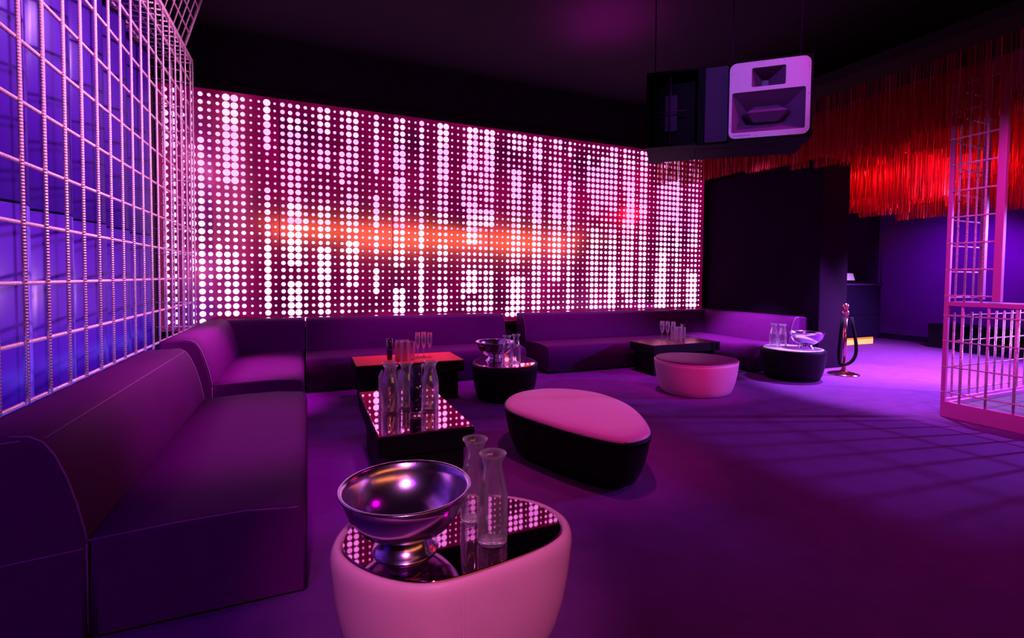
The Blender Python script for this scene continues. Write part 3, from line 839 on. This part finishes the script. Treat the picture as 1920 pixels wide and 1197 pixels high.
def fringe(label, x0, y0, x1, y1, zt, zb, layers=2, pitch=0.012, header=0.3, steps=None):
    """a curtain of foil strands hanging from a header band; steps = [(fraction, extra drop)]"""
    t = thing('fringe_curtain', label, 'fringe', (x0, y0, 0), 0, 'red tinsel fringe curtains')
    L = math.hypot(x1 - x0, y1 - y0); ux, uy = (x1 - x0) / L, (y1 - y0) / L; nx, ny = -uy, ux
    bm = bmesh.new()
    for dz0, dz1, w in ((zt - header, zt, 0.02),):
        vs = []
        for s in (0, L):
            for n_ in (-w, w):
                for z in (dz0, dz1): vs.append(bm.verts.new((ux * s + nx * n_, uy * s + ny * n_, z)))
        for f in ((0, 1, 3, 2), (4, 6, 7, 5), (0, 4, 5, 1), (2, 3, 7, 6), (1, 5, 7, 3), (0, 2, 6, 4)): bm.faces.new([vs[k] for k in f])
    link('header', bm_mesh(bm, 'header'), m_foilhead, t)
    r = random.Random(100 + NF[0]); NF[0] += 1
    verts, faces = [], []
    for ly in range(layers):
        s = r.random() * pitch
        while s < L:
            w = r.uniform(0.002, 0.0042); off_ = (ly - (layers - 1) / 2) * 0.03 + r.uniform(-.012, .012)
            bot = zb + r.uniform(-0.012, 0.014)
            if steps:
                for a, b_, dz in steps:
                    if a <= s / L < b_: bot += dz
            a0 = r.uniform(0, PI); px, py = ux * s + nx * off_, uy * s + ny * off_
            lx, ly_ = r.uniform(-.012, .012), r.uniform(-.012, .012)
            base = len(verts); segs = 3
            for k in range(segs + 1):
                f = k / segs; z = zt - header * 0.5 + (bot - zt + header * 0.5) * f
                a = a0 + f * r.uniform(-1.2, 1.2)
                qx, qy = px + lx * f, py + ly_ * f
                verts += [(qx - w * math.cos(a), qy - w * math.sin(a), z), (qx + w * math.cos(a), qy + w * math.sin(a), z)]
            for k in range(segs): faces.append((base + 2 * k, base + 2 * k + 1, base + 2 * k + 3, base + 2 * k + 2))
            s += pitch * r.uniform(0.6, 1.4)
    me = bpy.data.meshes.new('strands'); me.from_pydata(verts, [], faces)
    o = link('strands', me, m_foil, t); o['kind'] = 'stuff'
    return t


fringe('long red tinsel fringe hanging along the lounge edge beside the wire cage', 5.53, 0.4, 5.53, 6.74, 3.56, 2.74, 3, 0.011, 0.30,
       [(0.9, 1.0, 0.16), (0.7, 0.9, 0.05)])
xs_ = [6.0, 6.45, 7.0, 7.75, 8.25, 8.75, 9.25, 9.75, 10.3, 10.9]
ord_ = ['first', 'second', 'third', 'fourth', 'fifth', 'sixth', 'seventh', 'eighth', 'ninth', 'tenth']
rs = random.Random(3)
for k, x in enumerate(xs_):
    stp = []; f = 0
    while f < 1:
        g_ = f + rs.uniform(0.06, 0.16); stp.append((f, g_, rs.choice((-0.3, -0.18, 0.0, 0.12)) if x > 7.6 else rs.choice((0.05, 0.12, 0.2)))); f = g_
    y0, y1 = (0.4, 6.7) if x > 7.6 else (2.75, 4.55)
    fringe('red tinsel fringe row, %s behind the fringe along the lounge edge' % ord_[k], x, y0, x, y1, 3.56, 2.72 if x < 7.6 else 2.78 - 0.02 * k, 3, 0.016, 0.10, stp)
for x, y in ((7.4, 3.6), (8.0, 4.7), (9.5, 4.7), (8.5, 3.0), (9.0, 5.8), (10.0, 3.4)): point('red_canopy_lamp', (x, y, 2.95), RED, 16, 0.05)
